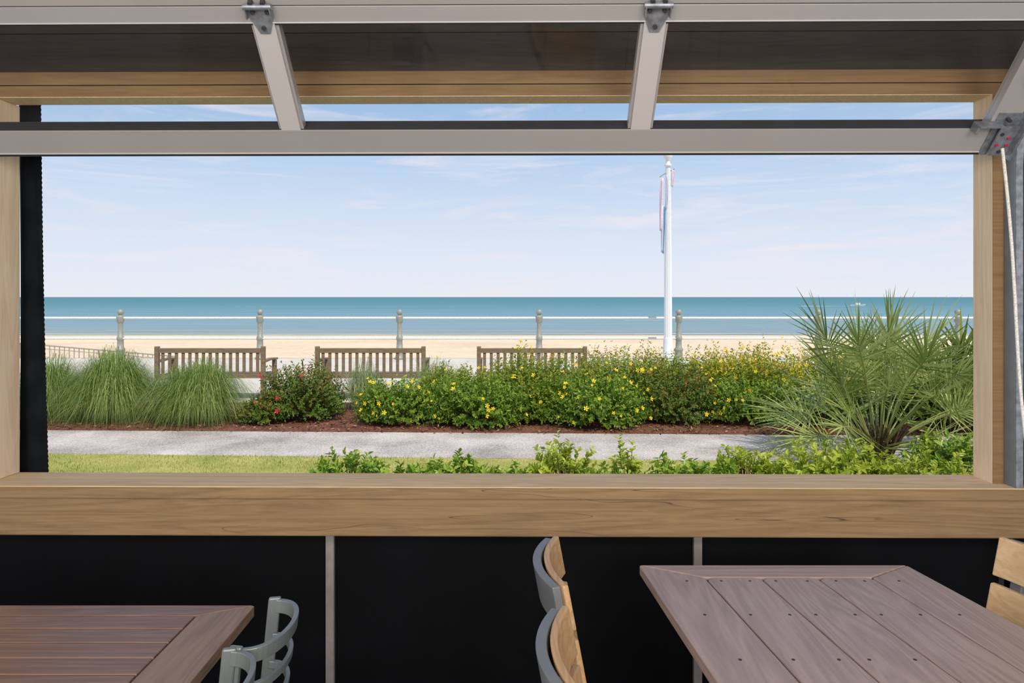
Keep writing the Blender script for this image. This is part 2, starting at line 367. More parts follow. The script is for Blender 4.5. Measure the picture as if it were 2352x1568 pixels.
for (xa,xb,ya,yb,m) in((-.03,-.022,-.03,.03,'track'),(-.022,.05,.022,.03,'aludark'),(.042,.05,-.03,.03,'track'),(-.03,-.004,-.036,-.03,'galv'),(.018,.05,-.036,-.03,'track')):
    path=[Vector((0,0,0)),Vector((0,0,zt))]
    R=.55
    for k in range(1,10):
        a=math.radians(7.5*k); path.append(Vector((0,-R*(1-math.cos(a)),zt+R*math.sin(a))))
    vs=[]
    for i,p in enumerate(path):
        a=0 if i<2 else math.radians(7.5*(i-1)); ny=Vector((0,math.cos(a),math.sin(a)))
        for (x,y) in((xa,ya),(xb,ya),(xb,yb),(xa,yb)): vs.append(p+Vector((x,0,0))+ny*y)
    n=len(path); fs=[[i*4+k,i*4+(k+1)%4,(i+1)*4+(k+1)%4,(i+1)*4+k] for i in range(n-1) for k in range(4)]+[[0,1,2,3],[(n-1)*4+k for k in range(4)]]
    mb.add(vs,fs,m)
mb.obj('track_channel',parent=track)
for zz in(.15,.65,1.1): MB().box(.05,.09,-.03,.03,zz,zz+.06,'galv').obj('track_bracket',parent=track)

Rm=Matrix.Translation((0,2.7,0))@Matrix.Rotation(-.0101,4,'Z')@Matrix.Translation((0,-2.7,0))
for o in bld:
    o.matrix_world=Rm@Matrix.Translation(o.location)

# ---------------- tables ----------------
def table_right():
    Xl,Xr,Df,Dn=.427,1.326,2.295,1.05; H=.75
    e=thing('dining_table',((Xl+Xr)/2,(Df+Dn)/2,0),'grey-brown composite plank dining table with screwed boards','table')
    cx,cy=e.location.x,e.location.y
    def X(u,D): return (Xl+.075*(Df-D))*(1-u)+(Xr+.15*(Df-D))*u-cx
    def pt(u,D): return (X(u,D),D-cy)
    mb=MB(); g=.0025; b=.10; T=.032
    us=[0,.205,.40,.60,.795,1.0]; L=len(us)-1
    for i in range(L):
        u0=us[i]+(0 if i==0 else g); u1=us[i+1]-(0 if i==L-1 else g)
        if i==0: poly=[pt(u0,Dn),pt(u1,Dn),pt(u1,Df-b-.004),pt(.0,Df-.004)]
        elif i==L-1: poly=[pt(u0,Dn),pt(u1,Dn),pt(1,Df-.004),pt(u0,Df-b-.004)]
        else:
            a=u0+.02;c=u1-.02
            poly=[pt(u0,Dn),pt(u1,Dn),pt(u1,Df-b-.02),pt(c,Df-b-.004),pt(a,Df-b-.004),pt(u0,Df-b-.02)]
        mb.prism(poly,H-T,H,'tabgrey')
    mb.prism([pt(us[1],Df-b),pt(us[L-1],Df-b),pt(1,Df),pt(0,Df)],H-T,H,'tabgreyx')
    mb.prism([pt(.012,Dn+.01),pt(.988,Dn+.01),pt(.988,Df-.01),pt(.012,Df-.01)],H-T+.002,H-.012,'gap')
    mb.obj('tabletop',parent=e,bevel=.004)
    s0=None
    for (row,us_) in((Df-b-.03,[.13,.25,.35,.44,.55,.65,.75,.87]),(Df-b-.26,[.1,.24,.36,.44,.56,.64,.76,.88]),(Df-b-.5,[.1,.24,.36,.44,.56])):
        for u in us_:
            x,y=pt(u,row)
            if s0 is None:
                m2=MB(); m2.lathe([(.0045,0),(.0045,.0006),(.002,.0010)],'screw',8); s0=m2.obj('screw',(x,y,H),parent=e,label='dark steel screw head')
            else:
                c=s0.copy(); col.objects.link(c); c.location=(x,y,H)
    mb=MB(); mb.prism([pt(.25,Dn+.3),pt(.75,Dn+.3),pt(.75,Df-.3),pt(.25,Df-.3)],H-T-.05,H-T,'gap'); mb.obj('apron',parent=e)
    MB().lathe([(.28,0),(.28,.015),(.05,.04),(.045,H-T-.06),(.12,H-T-.05)],'gap',24,(0.06,-.05)).obj('pedestal',parent=e)
table_right()
def table_left():
    Xr,Xl,Df,Dn=-.752,-2.05,1.996,1.15; H=.75;T=.032
    e=thing('dining_table',((Xl+Xr)/2,(Df+Dn)/2,0),'reddish-brown composite plank dining table with mitred border','table')
    cx,cy=e.location.x,e.location.y; mb=MB(); w=.142;b=.066;g=.0025
    def p(x,y): return (x-cx,y-cy)
    mb.prism([p(Xl+w,Df-b+g),p(Xr-w-g,Df-b+g),p(Xr-g,Df),p(Xl,Df)],H-T,H,'tabred')
    mb.prism([p(Xr-w+g,Dn+b),p(Xr,Dn),p(Xr,Df-g),p(Xr-w+g,Df-b)],H-T,H,'tabredy')
    mb.prism([p(Xl,Dn),p(Xl+w-g,Dn+b),p(Xl+w-g,Df-b),p(Xl,Df-g)],H-T,H,'tabredy')
    mb.prism([p(Xl,Dn-g),p(Xr,Dn-g),p(Xr-w,Dn+b-g),p(Xl+w,Dn+b-g)],H-T,H,'tabred')
    ys=[Df-b]
    while ys[-1]-.078>Dn+b+.04: ys.append(ys[-1]-.0755)
    ys.append(Dn+b)
    for a,c in zip(ys[:-1],ys[1:]): mb.prism([p(Xl+w+g,c+g),p(Xr-w-g,c+g),p(Xr-w-g,a-g),p(Xl+w+g,a-g)],H-T,H,'tabred')
    mb.prism([p(Xl+.01,Dn+.01),p(Xr-.01,Dn+.01),p(Xr-.01,Df-.01),p(Xl+.01,Df-.01)],H-T+.002,H-.01,'gap')
    mb.obj('tabletop',parent=e,bevel=.003)
    mb=MB(); mb.prism([p(Xl+.2,Dn+.2),p(Xr-.2,Dn+.2),p(Xr-.2,Df-.2),p(Xl+.2,Df-.2)],H-T-.05,H-T,'gap'); mb.obj('apron',parent=e)
    MB().lathe([(.28,0),(.28,.015),(.05,.04),(.045,H-T-.06),(.12,H-T-.05)],'gap',24,(-.1,0)).obj('pedestal',parent=e)
table_left()

# ---------------- chairs ----------------
def arc(w,sag,x0,n=16,p=2):
    return [(x0-sag*(1-abs(2*i/n-1)**p),-w/2+w*i/n) for i in range(n+1)]
def slat_chair(loc,rot,label,mat='teak',group='slatted chairs around the grey-brown table'):
    e=thing('dining_chair',loc,label,'chair',group); e.rotation_euler=(0,0,rot)
    lean=-.19; w=.36
    for z0,z1 in((.765,.885),(.62,.74),(.50,.60)):
        mb=MB(); mb.band(arc(w+.02,.04,.010),z0,z1,.018,mat,lean,.885); mb.obj('back_slat',parent=e,bevel=.004,label='curved wooden back slat')
    for sy in(-1,1):
        mb=MB()
        mb.band([(-.028,sy*.13-.022),(-.030,sy*.13+.022)],.44,.875,.022,'chairgrey',lean,.885)
        mb.obj('back_post',parent=e,bevel=.003)
    mb=MB(); mb.band(arc(w+.01,.046,-.014),.775,.88,.026,'chairgrey',lean,.885); mb.obj('back_frame',parent=e,bevel=.004,label='grey metal curved back frame')
    mb=MB()
    for i in range(6): mb.box(.07+i*.073,.07+i*.073+.066,-.16,.16,.41,.43,mat)
    mb.obj('seat',parent=e,bevel=.003)
    mb=MB(); mb.box(.05,.5,-.16,-.13,.375,.41,'chairgrey'); mb.box(.05,.5,.13,.16,.375,.41,'chairgrey'); mb.box(.05,.08,-.13,.13,.375,.41,'chairgrey'); mb.box(.47,.5,-.13,.13,.375,.41,'chairgrey'); mb.obj('seat_frame',parent=e)
    for x,y in((.06,-.14),(.06,.14),(.48,-.14),(.48,.14)):
        mb=MB(); mb.tube([(x+(-.03 if x<.2 else .02),y,0),(x,y,.40)],[.014,.017],'chairgrey',8); mb.obj('leg',parent=e)
    return e
slat_chair((.132,2.0,0),0,'grey metal dining chair with curved wooden back slats')
slat_chair((.123,1.505,0),0,'grey metal dining chair with curved wooden back slats')
slat_chair((1.57,1.99,0),math.pi,'grey metal dining chair with pale wooden slats','teakp')

def metal_chair(loc,label):
    e=thing('metal_chair',loc,label,'chair','grey-green metal chairs at the reddish table')
    H=.838; w=.26
    def a2(w,sag,x0,n=24):
        pts=[]
        for i in range(n+1):
            th=math.pi*(i/n); pts.append((x0+sag*math.sin(th)**.8 if 0<i<n else x0,-w/2*math.cos(th)))
        return pts
    mb=MB(); mb.band(a2(w,.085,-.05),H-.042,H-.006,.013,'chairgreen',.12,H); mb.obj('top_slat',parent=e,bevel=.003,label='curved metal top rail')
    for z in(.722,.648,.575,.505):
        mb=MB(); mb.band(a2(w-.01,.08,-.048),z,z+.022,.012,'chairgreen',.12,H); mb.obj('back_slat',parent=e,bevel=.003)
    for sy in(-1,1):
        mb=MB(); mb.band([(-.070,sy*(w/2-.003)),(-.038,sy*(w/2+.003))],.44,H,.014,'chairgreen',.10,H); mb.obj('back_post',parent=e,bevel=.005)
    mb=MB(); mb.prism([(-.44,-.10),(-.42,-.125),(-.04,-.12),(.0,0),(-.04,.12),(-.42,.125),(-.44,.10)],.41,.44,'chairgreen'); mb.obj('seat',parent=e,bevel=.01)
    for x,y in((-.06,-.11),(-.06,.11),(-.40,-.11),(-.40,.11)):
        mb=MB(); mb.tube([(x+(.05 if x>-.2 else -.03),y*1.05,0),(x,y,.42)],[.013,.016],'chairgreen',8); mb.obj('leg',parent=e)
    return e
mc=metal_chair((-.588,1.72,0),'grey-green metal chair with curved slatted back')
clone(mc,(-.60,1.452,0))

# ---------------- ground outdoors ----------------
def G(name,poly,z0,z1,mat,label,cat,kind='structure'):
    return MB().prism(poly,z0,z1,mat).obj(name,label=label,cat=cat,kind=kind)
pt_=lambda x: 8.45-.0317*(x+5.78); pn_=lambda x: 7.19-.0449*(x+4.9)
XL,XR=-30,30
G('lawn',[(XL,2.80),(XR,2.80),(XR,pn_(10)),(10,pn_(10)),(-10,pn_(-10)),(XL,pn_(-10))],-.1,0.0,'lawn','sunlit yellow-green mown lawn','lawn')
G('walkway',[(XL,pn_(-10)),(-10,pn_(-10)),(10,pn_(10)),(XR,pn_(10)),(XR,pt_(10)),(10,pt_(10)),(-10,pt_(-10)),(XL,pt_(-10))],-.1,.004,'path','pale exposed aggregate garden path','path')
G('planting_bed',[(XL,pt_(-10)),(-10,pt_(-10)),(10,pt_(10)),(XR,pt_(10)),(XR,10.6),(XL,10.6)],-.1,.015,'mulch','brown mulch planting bed','flower bed')
G('boardwalk',[(XL,10.6),(XR,10.6),(XR,18.5),(XL,18.5)],-1.2,0.0,'board','pale concrete boardwalk','boardwalk')
mb=MB(); mb.add([(-250,18.4,-.75),(250,18.4,-.75),(250,40,-1.35),(-250,40,-1.35),(250,74,-2.5),(-250,74,-2.5),(250,110,-4),(-250,110,-4)],[[0,1,2,3],[3,2,4,5],[5,4,6,7]],'sand')
mb.obj('beach_ground',label='wide pale sandy beach',cat='beach',kind='structure')
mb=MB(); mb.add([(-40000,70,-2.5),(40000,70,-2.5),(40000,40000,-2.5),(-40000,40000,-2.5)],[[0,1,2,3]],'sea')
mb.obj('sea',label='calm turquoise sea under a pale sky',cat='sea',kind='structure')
MB().box(-60,60,-40,-4,-.1,-.01,'conc').obj('ground',label='grey concrete ground',cat='ground',kind='structure')
mb=MB()
def foam(y0,w,x0,x1,z=-2.47,amp=.5):
    n=80; vs=[]
    for i in range(n+1):
        x=x0+(x1-x0)*i/n; y=y0+amp*math.sin(x*.07)+amp*.5*math.sin(x*.31+1); ww=w*(.25+.75*abs(math.sin(x*.09+y0)))
        vs+= [(x,y,z),(x,y+ww,z)]
    mb.add(vs,[[2*i,2*i+2,2*i+3,2*i+1] for i in range(n)],'foam')
foam(75.5,.9,-70,70); foam(119,.9,20,150,amp=1); foam(121,.7,-60,-10,amp=1); foam(84,.3,-50,10)
mb.obj('surf',label='thin white surf lines near the shore',cat='surf',kind='stuff')

def strips(N,base,direc,length,width,droop,seg,val,mat,name,**kw):
    droop=np.ones(N)*droop; length=np.ones(N)*length; width=np.ones(N)*width
    side=np.cross(direc,np.array([0,0,1.0])); side/= (np.linalg.norm(side,axis=1,keepdims=True)+1e-6)
    ts=np.linspace(0,1,seg+1); P=np.zeros((N,seg+1,2,3))
    for k,t in enumerate(ts):
        c=base+direc*(length*t)[:,None]
        c[:,2]-=droop*t*t
        w=width*(1-t**1.6)*(.6+.4*min(1,t*4))+width*.03
        P[:,k,0]=c-side*(w/2)[:,None]
        P[:,k,1]=c+side*(w/2)[:,None]
    verts=P.reshape(-1,3); vals=np.repeat(val,(seg+1)*2)
    st=(np.arange(N)*(seg+1)*2)[:,None]; k=(np.arange(seg)*2)[None,:]
    b=(st+k).reshape(-1); faces=np.stack([b,b+1,b+3,b+2],1)
    return mk(verts,faces,vals,mat,name,**kw)
def mk(verts,faces,vals,mat,name,loc=(0,0,0),parent=None,label=None,cat=None,kind=None):
    me=bpy.data.meshes.new(name); me.from_pydata(verts.tolist(),[],faces.tolist())
    at=me.attributes.new('val','FLOAT','POINT'); at.data.foreach_set('value',np.clip(vals,0,1).astype(np.float32))
    me.materials.append(M[mat]); me.update()
    o=bpy.data.objects.new(name,me); col.objects.link(o); o.location=loc
    if parent:o.parent=parent
    meta(o,label,cat,kind); return o
def leaves(pos,d,nrm,L,Wd,val,mat,name,**kw):
    d=d/np.linalg.norm(d,axis=1,keepdims=True); s=np.cross(d,nrm); s/=(np.linalg.norm(s,axis=1,keepdims=True)+1e-6); nn=np.cross(s,d)
    L=L[:,None];Wd=Wd[:,None]
    v0=pos; v1=pos+d*L*.35+s*Wd/2+nn*Wd*.2; v2=pos+d*L-nn*L*.08; v3=pos+d*L*.35-s*Wd/2+nn*Wd*.2; v4=pos+d*L*.72+s*Wd*.36+nn*Wd*.1; v5=pos+d*L*.72-s*Wd*.36+nn*Wd*.1
    V=np.stack([v0,v1,v4,v2,v5,v3],1).reshape(-1,3); n=len(pos); b=np.arange(n)*6
    F=np.concatenate([np.stack([b,b+1,b+2,b+3],1),np.stack([b,b+3,b+4,b+5],1)])
    return mk(V,F,np.repeat(val,6),mat,name,**kw)
N=26000
bx=rng.uniform(-6,5,N); by=rng.uniform(5.6,7.25,N); ok=by<7.19-.0449*(bx+4.9)+.02*rng.normal(size=N); bx=bx[ok];by=by[ok];N=len(bx)
pv=.5+.25*np.sin(bx*1.7+by*3)+.25*np.sin(bx*.6)+.2*np.sin(bx*5.3+by*7)+.15*rng.normal(size=N)
strips(N,np.stack([bx,by,np.zeros(N)],1),np.stack([rng.normal(0,.5,N),rng.normal(0,.5,N),np.ones(N)],1),rng.uniform(.012,.032,N),.005,.0,2,pv,'lawnb','grass_blades',label='short mown grass blades on the lawn',cat='grass',kind='stuff')
N=9000
bx=rng.uniform(-7,7,N); by=rng.uniform(7.9,10.5,N); ok=by>8.45-.0317*(bx+5.78)-.03+.02*rng.normal(size=N); bx=bx[ok];by=by[ok];N=len(bx)
leaves(np.stack([bx,by,rng.uniform(.016,.04,N)],1),np.stack([rng.normal(size=N),rng.normal(size=N),rng.normal(0,.25,N)],1),np.stack([rng.normal(0,.4,N),rng.normal(0,.4,N),np.ones(N)],1),rng.uniform(.025,.07,N),rng.uniform(.01,.025,N),rng.uniform(0,1,N),'chip','mulch_chips',label='scattered brown wood mulch chips',cat='mulch',kind='stuff')

# ---------------- plants ----------------
def grass_clump(x,y,R,H,n,mat='lg1',label='large arching clump of fine ornamental grass',wd=(.0035,.008)):
    e=thing('ornamental_grass',(x,y,.01),label,'grass plant')
    nt_=6; ta=rng.uniform(0,2*np.pi,nt_); tr=rng.uniform(.03,.26,nt_)*R; th_=rng.uniform(.78,1.06,nt_)
    g=rng.integers(0,nt_,n)
    az=rng.uniform(0,2*np.pi,n); sp=rng.uniform(0,1,n)**.6
    r0=rng.uniform(0,.14,n)*R
    base=np.stack([np.cos(ta[g])*tr[g]+np.cos(az)*r0,np.sin(ta[g])*tr[g]+np.sin(az)*r0,np.zeros(n)],1)
    az2=az+rng.normal(0,.5,n)
    horiz=sp*R*.96*rng.uniform(.6,1.25,n)
    peak=H*th_[g]*(1.04-.42*sp**1.5)*rng.uniform(.5,1.2,n)
    end=np.maximum(0.0,peak*(1-1.1*sp**1.1)*rng.uniform(.3,1.1,n)+.02); end=np.minimum(end,peak*.98)
    droop=2*peak-end+2*np.sqrt(np.maximum(peak*(peak-end),0)); up=end+droop
    D=np.stack([np.cos(az2)*horiz+rng.normal(0,.05,n),np.sin(az2)*horiz,up],1); ln=np.linalg.norm(D,axis=1)
    strips(n,base,D/ln[:,None],ln,rng.uniform(wd[0],wd[1],n),droop,9,np.clip(rng.normal(.5,.3,n),0,1),mat,'grass_blades',parent=e,kind='stuff')
    return e
grass_clump(-5.30,9.15,.95,.80,5600)
grass_clump(-6.3,9.25,.85,.72,3400)
grass_clump(-4.15,9.1,.86,.74,5000)
grass_clump(-4.8,9.95,.8,.56,1600,'lg2','pale wispy ornamental grass behind larger clumps')
grass_clump(-2.2,10.0,.6,.64,900,'lg2','pale wispy grass between flowering shrubs')
grass_clump(-1.1,10.25,.65,.72,900,'lg2','pale wispy grass between flowering shrubs')

def blossom(mat,r=.026):
    mb=MB()
    for k in range(5):
        a=k*2*math.pi/5; pts=[]
        for rr,da,zz in((.15,0,0),(.7,-.42,.25),(1.05,-.22,.42),(1.05,.22,.42),(.7,.42,.25)):
            pts.append((r*rr*math.cos(a+da),r*rr*math.sin(a+da),r*zz))
        mb.add(pts,[[0,1,2,3,4]],mat)
    mb.lathe([(.003,0),(.007,.004),(.006,.010),(.002,.012)],mat,8)
    return mb
def bush(x,y,R,H,nshoot,mat,label,flowers=0,fm='yellow',leafL=.042,Ry=None,name='flowering_shrub',per=16,fr=.026,topval=.0,cat='shrub',lw=.5,ln_=.04):
    Ry=Ry or R*.85
    e=thing(name,(x,y,.01),label,cat)
    az=rng.uniform(0,2*np.pi,nshoot); el=np.arcsin(rng.uniform(.0,1,nshoot)); rr=rng.uniform(.5,1.0,nshoot)**.5
    lump=1+.07*np.sin(az*3+x*5)+.06*np.sin(az*5+el*6+y*3)+rng.normal(0,ln_,nshoot)
    ce=np.cos(el)**.7; se=np.sin(el)
    tip=np.stack([np.cos(az)*ce*R*rr*lump,np.sin(az)*ce*Ry*rr*lump,.06+(H-.06)*se*rr*lump],1)
    base=np.stack([tip[:,0]*.35,tip[:,1]*.35,np.zeros(nshoot)],1)
    t=np.tile(np.linspace(.4,1,per),(nshoot,1)); t=t+rng.normal(0,.02,t.shape)
    ctrl=(base+tip)/2+np.array([0,0,.14*H])
    T=t[...,None]; P=(1-T)**2*base[:,None]+2*T*(1-T)*ctrl[:,None]+T**2*tip[:,None]
    tan=(2*(1-T)*(ctrl-base)[:,None]+2*T*(tip-ctrl)[:,None]); tan/=np.linalg.norm(tan,axis=2,keepdims=True)
    rad=rng.normal(size=P.shape); rad-= (rad*tan).sum(2,keepdims=True)*tan; rad/=np.linalg.norm(rad,axis=2,keepdims=True)
    d=rad*.9+tan*.6
    nrm=tan+np.array([0,0,.6])+rng.normal(0,.3,P.shape)
    n=nshoot*per; P=P.reshape(-1,3)
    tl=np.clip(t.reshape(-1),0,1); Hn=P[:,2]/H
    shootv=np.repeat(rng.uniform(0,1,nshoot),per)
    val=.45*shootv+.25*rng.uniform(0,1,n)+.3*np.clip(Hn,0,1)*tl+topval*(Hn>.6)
    L=rng.uniform(.7,1.2,n)*leafL
    leaves(P,d.reshape(-1,3),nrm.reshape(-1,3),L,L*lw,val,mat,'foliage',parent=e)
    mb=MB()
    for i in range(0,min(nshoot,70)):
        b,c,tp=Vector(base[i]),Vector(ctrl[i]),Vector(tip[i])
        mb.tube([b,b*.36+c*.48+tp*.16,b*.04+c*.32+tp*.64],[.005,.004,.002],'stem',4)
    mb.obj('stems',parent=e)
    if flowers:
        f0=None
        for k in range(flowers):
            a=random.uniform(math.pi,2*math.pi) if random.random()<.75 else random.uniform(0,math.pi); l=math.asin(random.uniform(.1,1))
            lm=1+.07*math.sin(a*3+x*5)+.06*math.sin(a*5+l*6+y*3)
            nx,ny,nz=math.cos(a)*math.cos(l)**.7,math.sin(a)*math.cos(l)**.7,math.sin(l)
            p=(nx*R*1.02*lm,ny*Ry*1.02*lm,.06+(H-.04)*nz*1.02*lm)
            q=Vector((nx+random.gauss(0,.4),ny-.3+random.gauss(0,.3),nz+random.gauss(0,.4))).to_track_quat('Z','Y')
            if f0 is None: f0=blossom(fm,fr).obj('blossom',p,parent=e,label=('yellow' if fm=='yellow' else 'red')+' open blossom'); o=f0
            else: o=f0.copy(); col.objects.link(o); o.location=p
            o.rotation_mode='QUATERNION'; o.rotation_quaternion=q; s=random.uniform(.6,1.2); o.scale=(s,s,s)
    return e
bush(-2.85,9.25,.66,.80,850,'lrose','rose bush with dark reddish foliage and red blooms',7,'redpetal',.042,fr=.030,name='rose_bush')
bush(-3.25,8.9,.36,.34,220,'lrose','low rose shrub with dark foliage',1,'redpetal',.038,name='rose_bush')
Yl='mounded green shrub dotted with yellow flowers'
bush(-1.50,8.95,.60,.62,640,'lhyp',Yl,20)
bush(-.42,8.85,.72,.70,840,'lhyp',Yl,26)
bush(1.07,8.85,.80,.70,940,'lhyp',Yl,32)
bush(-.85,9.55,.62,.74,680,'lmix','leafy shrub behind the yellow-flowered mounds',4,topval=.04)
bush(.30,9.55,.84,.92,1350,'lmix','rounded shrub with orange-tinged leaves and yellow flowers',24,topval=.08)
bush(1.55,9.6,1.04,.94,1900,'lmix','broad shrub with orange-tinged leaves and yellow flowers',40,topval=.08)
bush(.32,9.0,.48,.60,460,'lmix','leafy shrub between yellow-flowered mounds',6,'yellow',.040)
bush(2.15,9.1,.70,.70,900,'lrose','green and reddish shrub at the edge of mulch',12,'yellow',.040)
bush(2.50,9.8,.75,.92,900,'lmix','orange-tinged shrub beside the golden mound',18,topval=.06)
bush(3.35,9.7,.95,.98,1600,'lyel','golden-topped shrub covered with yellow flowers',80,topval=.12,leafL=.044)
bush(4.7,9.8,1.0,1.0,1200,'lyel','golden-topped shrub behind the palm',50,topval=.12)
bush(3.1,9.0,.72,.66,860,'lhyp','green shrub beside the palm',14,'yellow',.040)
bush(6.0,9.4,.95,.9,900,'lmix','broad shrub with orange-tinged leaves behind the palm',20)
bush(4.2,8.9,.75,.62,700,'lhyp','green shrub behind the palm fronds',14)
bush(5.4,8.9,.65,.62,560,'lhyp','green shrub beneath the yellowing palm',8)
F='low glossy green shrub shoots below the window'
for (x,R,H,n,m) in((-1.39,.38,.32,36,'lpit'),(-.95,.26,.22,22,'lpit'),(-.54,.38,.27,36,'lpit'),(-.08,.26,.23,22,'lpit'),(.44,.34,.42,44,'lpity'),(.98,.15,.42,12,'lpity'),(.80,.25,.22,18,'lpit'),(1.50,.46,.32,60,'lpit'),(2.05,.30,.34,40,'lpity'),(2.50,.38,.45,62,'lpity'),(2.98,.36,.36,52,'lpity'),(3.42,.42,.42,58,'lpity'),(3.85,.40,.48,60,'lpit')):
    bush(x,5.8+.2*math.sin(x*7),R,H,int(n*1.6),m,F if m=='lpit' else 'low yellow-green shrub shoots below the window',0,leafL=.058,per=15,name='low_shrub',lw=.5,ln_=.08)

def palm(loc,n,mat,label,plen=(.55,1.0),leafL=.52,lw=.016,nl=15,els=(15,88),azr=(0,360),seed=1,droopf=.12,rollr=.5,span=118,sag=.26):
    rr=random.Random(seed)
    e=thing('palm',loc,label,'palm')
    mb=MB(); prof=[(.17,0)]
    for i in range(8): prof+=[(.17-.008*i,.03*i+.01),(.13-.006*i,.03*i+.03)]
    mb.lathe(prof,'trunk',14)
    for k in range(40):
        a=rr.uniform(0,6.28); r=.11; s_=rr.uniform(1.5,2.6); z1=rr.uniform(.22,.42); mb.tube([(r*math.cos(a),r*math.sin(a),rr.uniform(0,.15)),(s_*r*math.cos(a),s_*r*math.sin(a),z1)],[.022,.010],'trunk',5)
    mb.obj('trunk',parent=e)
    for k in range(n):
        az=math.radians(azr[0]+(azr[1]-azr[0])*((k*.618034)%1)+rr.uniform(-8,8)); u=(k+.5)/n
        el=math.radians(els[0]+(els[1]-els[0])*u+rr.uniform(-6,6)); pl=rr.uniform(*plen)
        hd=Vector((math.cos(az),math.sin(az),0))
        pts=[]; p=Vector((0,0,.12))+hd*.05
        m=8
        for i in range(m+1):
            t=i/m; a=el-sag*t*t*(1.5-el/1.6) ; d=hd*math.cos(a)+Vector((0,0,math.sin(a)))
            pts.append(p.copy()); p=p+d*(pl/m)
        tan=(pts[-1]-pts[-2]).normalized(); sd=tan.cross(Vector((0,0,1))); sd=(sd.normalized() if sd.length>.05 else Vector((1,0,0)))
        roll=rr.uniform(-rollr,rollr); nr=sd.cross(tan).normalized(); sd2=(sd*math.cos(roll)+nr*math.sin(roll)); nr2=sd2.cross(tan).normalized()
        B=[];Dv=[];Ls=[];Vv=[]; fb=rr.uniform(-.22,.2)
        for i in range(-nl,nl+1):
            f=i/nl; a=f*math.radians(span); og=pts[-1]-tan*(.18*abs(f))+tan*.06*(1-abs(f))
            d=(tan*math.cos(a)+sd2*math.sin(a)+nr2*(.25*abs(f))+Vector((rr.gauss(0,.06),rr.gauss(0,.06),rr.gauss(0,.06)))).normalized()
            B.append(tuple(og));Dv.append(tuple(d));Ls.append(leafL*(1-.30*abs(f))*rr.uniform(.75,1.1)); Vv.append(rr.uniform(.1,.7)+fb+.2*(1-u)*rr.random())
        B=np.array(B);Dv=np.array(Dv);Ls=np.array(Ls);Vv=np.array(Vv); N=len(B)
        seg=5; V=np.zeros((N,seg+1,2,3)); nn=np.array(nr2)
        side=np.cross(Dv,nn); side/=np.linalg.norm(side,axis=1,keepdims=True)
        for q,t in enumerate(np.linspace(0,1,seg+1)):
            c=B+Dv*(Ls*t)[:,None]; c[:,2]-=droopf*Ls*t**2.5*(1.0)
            w=lw*(.5+.5*min(1,t*4))*(1-t**2.0)+.001
            V[:,q,0]=c-side*w/2; V[:,q,1]=c+side*w/2
        st=(np.arange(N)*(seg+1)*2)[:,None]; kk=(np.arange(seg)*2)[None,:]; b=(st+kk).reshape(-1)
        fr=mk(V.reshape(-1,3),np.stack([b,b+1,b+3,b+2],1),np.repeat(Vv,(seg+1)*2),mat,'frond',parent=e)
        m2=MB(); m2.tube(pts,[.011-.006*i/m for i in range(m+1)],'petiole',5); st_=m2.obj('petiole'); st_.parent=fr
    return e
palm((3.74,6.98,0),46,'lpalm','silvery green fan palm with stiff narrow leaflets',(.72,1.22),.56,.017,13,(4,88),seed=3,droopf=.05,rollr=1.0,span=98,sag=.34)
palm((5.45,8.2,0),24,'lsabal','green fan palm with broader yellowing leaflets',(.6,1.05),.55,.036,11,(10,84),seed=5,droopf=.08)

# ---------------- benches ----------------
def bench(loc,label):
    e=thing('bench',loc,label,'bench','wooden benches along the boardwalk'); w=.87
    mb=MB(); H=.83
    mb.box(-w,w,-.022,.022,H-.075,H-.0,'bench'); mb.box(-w+.03,w-.03,-.018,.018,.35,.42,'bench')
    n=15
    for i in range(n):
        x=-w+.11+(2*w-.22)*i/(n-1); mb.box(x-.024,x+.024,-.01,.01,.42,H-.07,'bench')
    mb.obj('backrest',parent=e,bevel=.003)
    for sx in(-1,1):
        mb=MB(); mb.box(-.032,.032,-.035,.03,0,H+.03,'bench'); mb.obj('leg',(sx*(w-.02),0,0),parent=e,bevel=.004)
        mb=MB(); mb.box(-.032,.032,-.03,.03,0,.60,'bench'); mb.obj('leg',(sx*(w-.02),.52,0),parent=e,bevel=.004)
        mb=MB(); mb.add([(-.035,.03,.60),(.035,.03,.60),(.035,.34,.615),(-.035,.34,.615),(.035,.60,.60),(-.035,.60,.60),
             (-.035,.03,.632),(.035,.03,.632),(.035,.34,.650),(-.035,.34,.650),(.035,.60,.630),(-.035,.60,.630)],
             [[0,3,2,1],[3,5,4,2],[6,7,8,9],[9,8,10,11],[0,1,7,6],[1,2,8,7],[2,4,10,8],[4,5,11,10],[5,3,9,11],[3,0,6,9]],'bench')
        mb.obj('armrest',(sx*(w-.02),0,0),parent=e,bevel=.004)
        mb=MB(); mb.box(-.02,.02,.03,.5,.30,.37,'bench'); mb.obj('side_rail',(sx*(w-.02),0,0),parent=e)
    mb=MB()
    for i in range(6): mb.box(-w+.03,w-.03,.05+i*.083,.05+i*.083+.068,.375,.40,'bench')
    mb.box(-w+.03,w-.03,.48,.51,.30,.372,'bench'); mb.obj('seat',parent=e,bevel=.003)
    return e
b1=bench((-4.84,10.95,0),'weathered wooden slatted bench facing the sea beside tall grass')
clone(b1,(-2.27,10.95,0),label='weathered wooden slatted bench facing the sea')
clone(b1,(.32,10.95,0),label='weathered wooden slatted bench behind flowering shrubs')

